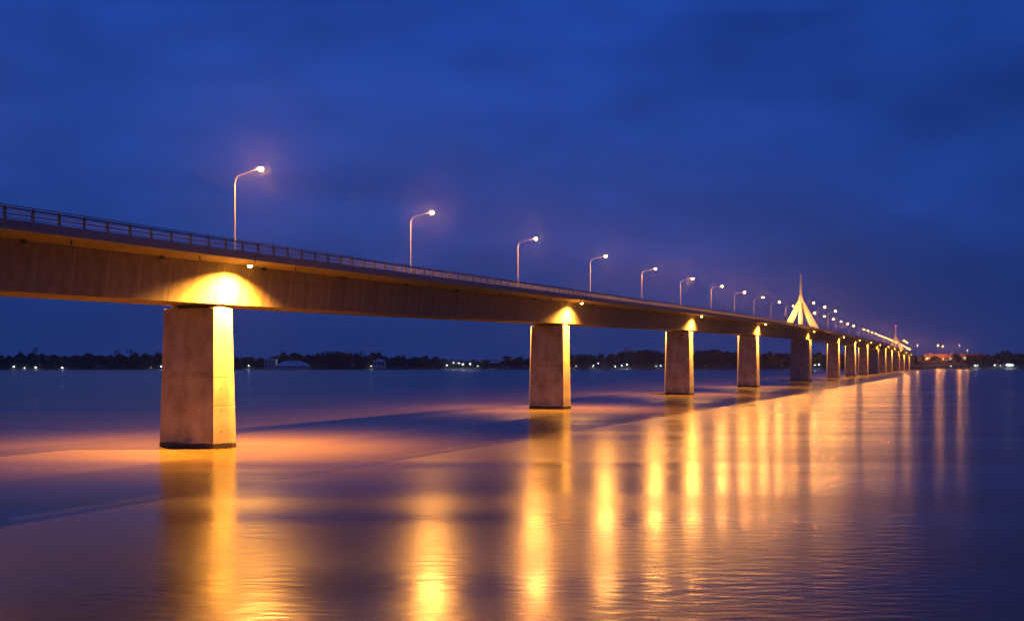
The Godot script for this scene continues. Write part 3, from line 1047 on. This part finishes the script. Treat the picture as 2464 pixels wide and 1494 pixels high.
func buildings() -> void:
	# left shore
	house("storey_house", "pale three-storey house beside the white-roofed hall", 634, 663, 883, 866, 864, 1355.0, M.wall, M.roof_pale, 12.0, 3, 0.1)
	var hall := house("riverside_hall", "low hall with a broad white hipped roof, lit under its eaves", 660, 738, 884, 880.5, 869, 1345.0, M.wall, M.roof_pale, 26.0, 1, 0.45)
	obj("roof_lantern", box_mesh(Vector3(15.0, 1.0, 5.0), Vector3(2.5, 9.2, 0)), M.roof_pale, hall)
	for k in 5:
		bank_lamp(668.0 + [0.0, 6.0, 12.0, 26.0, 40.0][k], 881.5, 1.0, [120.0, 160.0, 90.0, 60.0, 30.0][k], "greenish lamp under the eaves of the white-roofed hall, %s from its left end" % ["first", "second", "third", "fourth", "fifth"][k], true)
	house("small_house", "small pale house with a hipped roof among the trees", 896, 927, 882, 869, 863.5, 1352.0, M.wall, M.roof_pale, 12.0, 1, 0.85)
	house("open_shed", "shed with a slanted pale roof before the second pier", 1178, 1203, 881, 873, 869, 1350.0, M.dark, M.roof_pale, 10.0, 1, 0.2)
	# a thin mast behind the trees
	var mp := at(675, 890, 1500.0)
	var mast := thing("radio_mast", "thin dark mast rising over the trees behind the white-roofed hall", "mast", Vector3(mp.x, 5.0, mp.z))
	var b := MB.new()
	b.tube([Vector3.ZERO, Vector3(0, 41.0, 0)], [0.4, 0.15], 6)
	obj("shaft", b.mesh(), M.dark, mast)
	# rising ground at the bridge's end
	var hill := MB.new()
	var A := W(1560.0, TC, 0)
	var rise := [[-120.0, 0.0], [-60.0, 12.5], [150.0, 13.0], [210.0, 10.0]]
	for k in 40:
		var pts := []
		for e in [k, k + 1]:
			var xx: float = 520.0 + 22.0 * e
			var f := smoothstep(520.0, 610.0, xx) * (1.0 - smoothstep(1050.0, 1350.0, xx))
			pts.append([xx, f])
		var prof := [[24.0, 2.6], [62.0, 9.5], [100.0, 13.8], [420.0, 14.5], [600.0, 6.0]]
		for j in prof.size() - 1:
			var q := []
			for e in [[0, j], [1, j], [1, j + 1], [0, j + 1]]:
				var pp: Array = pts[e[0]]
				q.append(Vector3(pp[0], prof[e[1]][1] * maxf(pp[1], 0.05), -(bank_depth(pp[0]) + prof[e[1]][0])))
			hill.quad(q[0], q[1], q[2], q[3])
	tag(obj("landing_ground", hill.mesh(), M.earth, self), "raised ground behind the bank where the bridge lands", "", "", "structure")
	# abutment
	var s1 := 1500.0
	var ab := thing("bridge_abutment", "lit concrete abutment wall where the bridge meets the far bank", "abutment", W(s1, TC, 0), -TH)
	obj("wall", box_mesh(Vector3(13.0, 12.0, 5.0), Vector3(0, deck_h(s1) - 10.6, 0)), M.pier, ab)
	obj("wing_wall", box_mesh(Vector3(46.0, 3.2, 1.2), Vector3(28.0, 5.5, -4.0)), M.pier, ab)
	var ap := thing("approach_road", "raised road running inland from the bridge's far end", "road", W(S_END - 8.0, TC, 0), -TH)
	obj("embankment", box_mesh(Vector3(14.0, 5.0, 160.0), Vector3(0, deck_h(S_END) - 2.9, -80.0)), M.road, ap)
	# red roofed halls
	var dep := 1660.0
	var red := house("customs_hall", "long hall with a red tiled roof and two white-edged gables", 2226, 2296, 868, 858.5, 852.0, dep, M.wall, M.roof_red, 16.0, 1, 0.04)
	var g0 := red.position
	for q in [[2240.0, 7.2], [2292.0, 5.6]]:
		var gx: float = at(q[0], 0, dep).x - g0.x
		var ey := at(0, 857.0, dep).y - g0.y
		var ry := at(0, 849.0, dep).y - g0.y
		finial_gable(red, gx, q[1] * 0.55, ey, ry, 8.6)
	for k in 11:
		b = MB.new()
		b.tube([Vector3(-23.5 + 4.7 * k, -2.0, 9.2), Vector3(-23.5 + 4.7 * k, 6.8, 9.2)], [0.3, 0.3], 6)
		obj("column", b.mesh(), M.white, red)
	house("second_hall", "long hall with a red tiled roof half hidden by a dark tree", 2317, 2374, 866, 857.0, 851.0, dep + 6.0, M.wall, M.roof_red, 16.0, 1, 0.04)
	var cp := at(2372, 856.5, dep - 14.0)
	var can := thing("long_canopy", "thin pale canopy on posts beside the half hidden hall", "canopy", Vector3(cp.x, cp.y, cp.z))
	obj("canopy_roof", box_mesh(Vector3(31.0, 0.5, 8.0)), M.white, can)
	for k in 5:
		obj("post", box_mesh(Vector3(0.3, 8.0, 0.3), Vector3(-13.0 + 6.5 * k, -4.25, 3.0)), M.white, can)
	# dark trees in front of the halls
	var cr := crown_mesh(2)
	var tr := trunk_mesh(0.6, 0.03)
	var near_trees := [[2258, 868, 13.0], [2283, 866, 12.0], [2306, 866, 14.0], [2345, 856, 20.0], [2333, 864, 14.0], [2362, 865, 13.0], [2317, 867, 12.0], [2385, 862, 15.0], [2398, 858, 18.0], [2240, 872, 9.0]]
	var said := ["below the left gable of the red roofed hall", "below the middle of the red roofed hall", "at the right end of the red roofed hall", "covering part of the half hidden hall", "left of the big tree by the half hidden hall", "right of the big tree by the half hidden hall", "between the two red roofed halls", "below the long canopy", "at the end of the long canopy", "by the bridge's landing"]
	for k in near_trees.size():
		var q: Array = near_trees[k]
		var top := at(q[0], q[1], 1585.0)
		var o := thing("landing_tree", "dark round tree %s" % said[k], "tree", Vector3(top.x, top.y - q[2], top.z), k * 1.3)
		o.scale = Vector3(q[2] * 1.25, q[2], q[2] * 1.25)
		obj("crown", cr, M.leaf[k % 4], o)
		obj("trunk", tr, M.bark, o)
	# high lamps behind the landing
	var masts := [[2208.6, 831.0, 1700.0, "tall sodium mast lamp nearest the bridge's far end"], [2258.5, 831.6, 1660.0, "bright tall sodium mast lamp above the red roofed hall"], [2270.0, 834.0, 1680.0, "dimmer tall mast lamp right beside the bright one above the hall"], [2310.8, 830.5, 1640.0, "tall sodium mast lamp standing between the two halls"], [2329.0, 843.0, 1690.0, "shorter mast lamp over the half hidden hall's roof"]]
	for k in masts.size():
		var q: Array = masts[k]
		var top := at(q[0], q[1], q[2])
		var o := thing("mast_lamp", q[3], "street lamp", Vector3(top.x, 12.0, top.z), 0.0, "mast lamps at the bridge landing")
		b = MB.new()
		b.tube([Vector3(0, -2, 0), Vector3(0, top.y - 11.8, 0)], [0.3, 0.16], 6)
		obj("pole", b.mesh(), M.paint, o)
		b = MB.new()
		b.box(Vector3(0, top.y - 11.7, 0), Vector3(1.4, 0.12, 0.4))
		obj("crossbar", b.mesh(), M.dark, o)
		b = MB.new()
		b.ellipsoid(Vector3(0, top.y - 12.0, 0.25), Vector3(0.24, 0.2, 0.24))
		obj("lamp_lens", b.mesh(), M.mast_lens, o)
		omni(o, Vector3(0, top.y - 12.0, 0.25), SODIUM, [500.0, 900.0, 300.0, 750.0, 180.0][k], 0.2)
	# lamps at the hall front
	for k in 4:
		var p := at([2238.0, 2243.0, 2272.0, 2380.0][k], [862.0, 865.5, 864.0, 861.0][k], dep - 12.0)
		var o := thing("yard_lamp", "warm lamp in the yard %s" % ["before the hall's left gable", "below the one at the hall's left gable", "before the middle of the red roofed hall", "under the long canopy"][k], "lamp", p, 0.0, "lamps in the yard of the halls")
		b = MB.new()
		b.ellipsoid(Vector3.ZERO, Vector3.ONE * 0.24)
		obj("bulb", b.mesh(), M.far_lens, o)
		b = MB.new()
		b.tube([Vector3(0, -6, -0.3), Vector3(0, 0.1, -0.3)], [0.08, 0.06], 6)
		obj("post", b.mesh(), M.dark, o)
		omni(o, Vector3.ZERO, SODIUM if k < 3 else Color(0.95, 1.0, 0.7), [160.0, 110.0, 100.0, 60.0][k], 0.2)
	# the lit tent on the right shore
	var tp := at(2430, 881, 1530.0)
	var tent := thing("white_tent", "white tent glowing with light on the right shore", "tent", Vector3(tp.x, tp.y, tp.z))
	b = MB.new()
	b.quad(Vector3(-6, 1.6, 3), Vector3(6, 1.6, 3), Vector3(1, 4.2, 0), Vector3(-1, 4.2, 0))
	b.quad(Vector3(6, 1.6, -3), Vector3(-6, 1.6, -3), Vector3(-1, 4.2, 0), Vector3(1, 4.2, 0))
	b.tri(Vector3(6, 1.6, 3), Vector3(6, 1.6, -3), Vector3(1, 4.2, 0))
	b.tri(Vector3(-6, 1.6, -3), Vector3(-6, 1.6, 3), Vector3(-1, 4.2, 0))
	var tm := mat(lin(0.75, 0.77, 0.75), 0.8)
	tm.backlight_enabled = true
	tm.backlight = Color(0.6, 0.6, 0.6)
	obj("canopy", b.mesh(), tm, tent)
	for q in [Vector2(-5.8, 2.8), Vector2(5.8, 2.8), Vector2(-5.8, -2.8), Vector2(5.8, -2.8)]:
		obj("pole", box_mesh(Vector3(0.12, 3.0, 0.12), Vector3(q.x, 0.1, q.y)), M.white, tent)
	for k in 3:
		var o := thing("tent_lamp", "white bulb hanging under the tent, %s" % ["at its left", "in its middle", "at its right"][k], "lamp", tent.position + Vector3(-4.0 + 4.0 * k, 1.35, 2.6))
		b = MB.new()
		b.ellipsoid(Vector3.ZERO, Vector3.ONE * 0.24)
		obj("bulb", b.mesh(), M.white_lens, o)
		omni(o, Vector3.ZERO, Color(0.85, 0.98, 0.95), 40.0, 0.2)
	# round sign and a small lamp at the near rail by the pylon
	var ss := 352.0
	var sg := thing("round_sign", "round pale sign on a short post at the rail before the first pylon", "sign", W(ss, 5.3, deck_h(ss)), -TH)
	b = MB.new()
	b.tube([Vector3(0, 0, 0), Vector3(0, 2.1, 0)], [0.05, 0.05], 6)
	obj("post", b.mesh(), M.steel, sg)
	b = MB.new()
	b.tube([Vector3(0, 2.0, 0.06), Vector3(0, 2.0, 0.1)], [0.46, 0.46], 16)
	obj("disc", b.mesh(), M.white, sg)
	b = MB.new()
	b.tube([Vector3(0, 2.0, 0.101), Vector3(0, 2.0, 0.105)], [0.16, 0.16], 12)
	obj("emblem", b.mesh(), M.dark, sg)
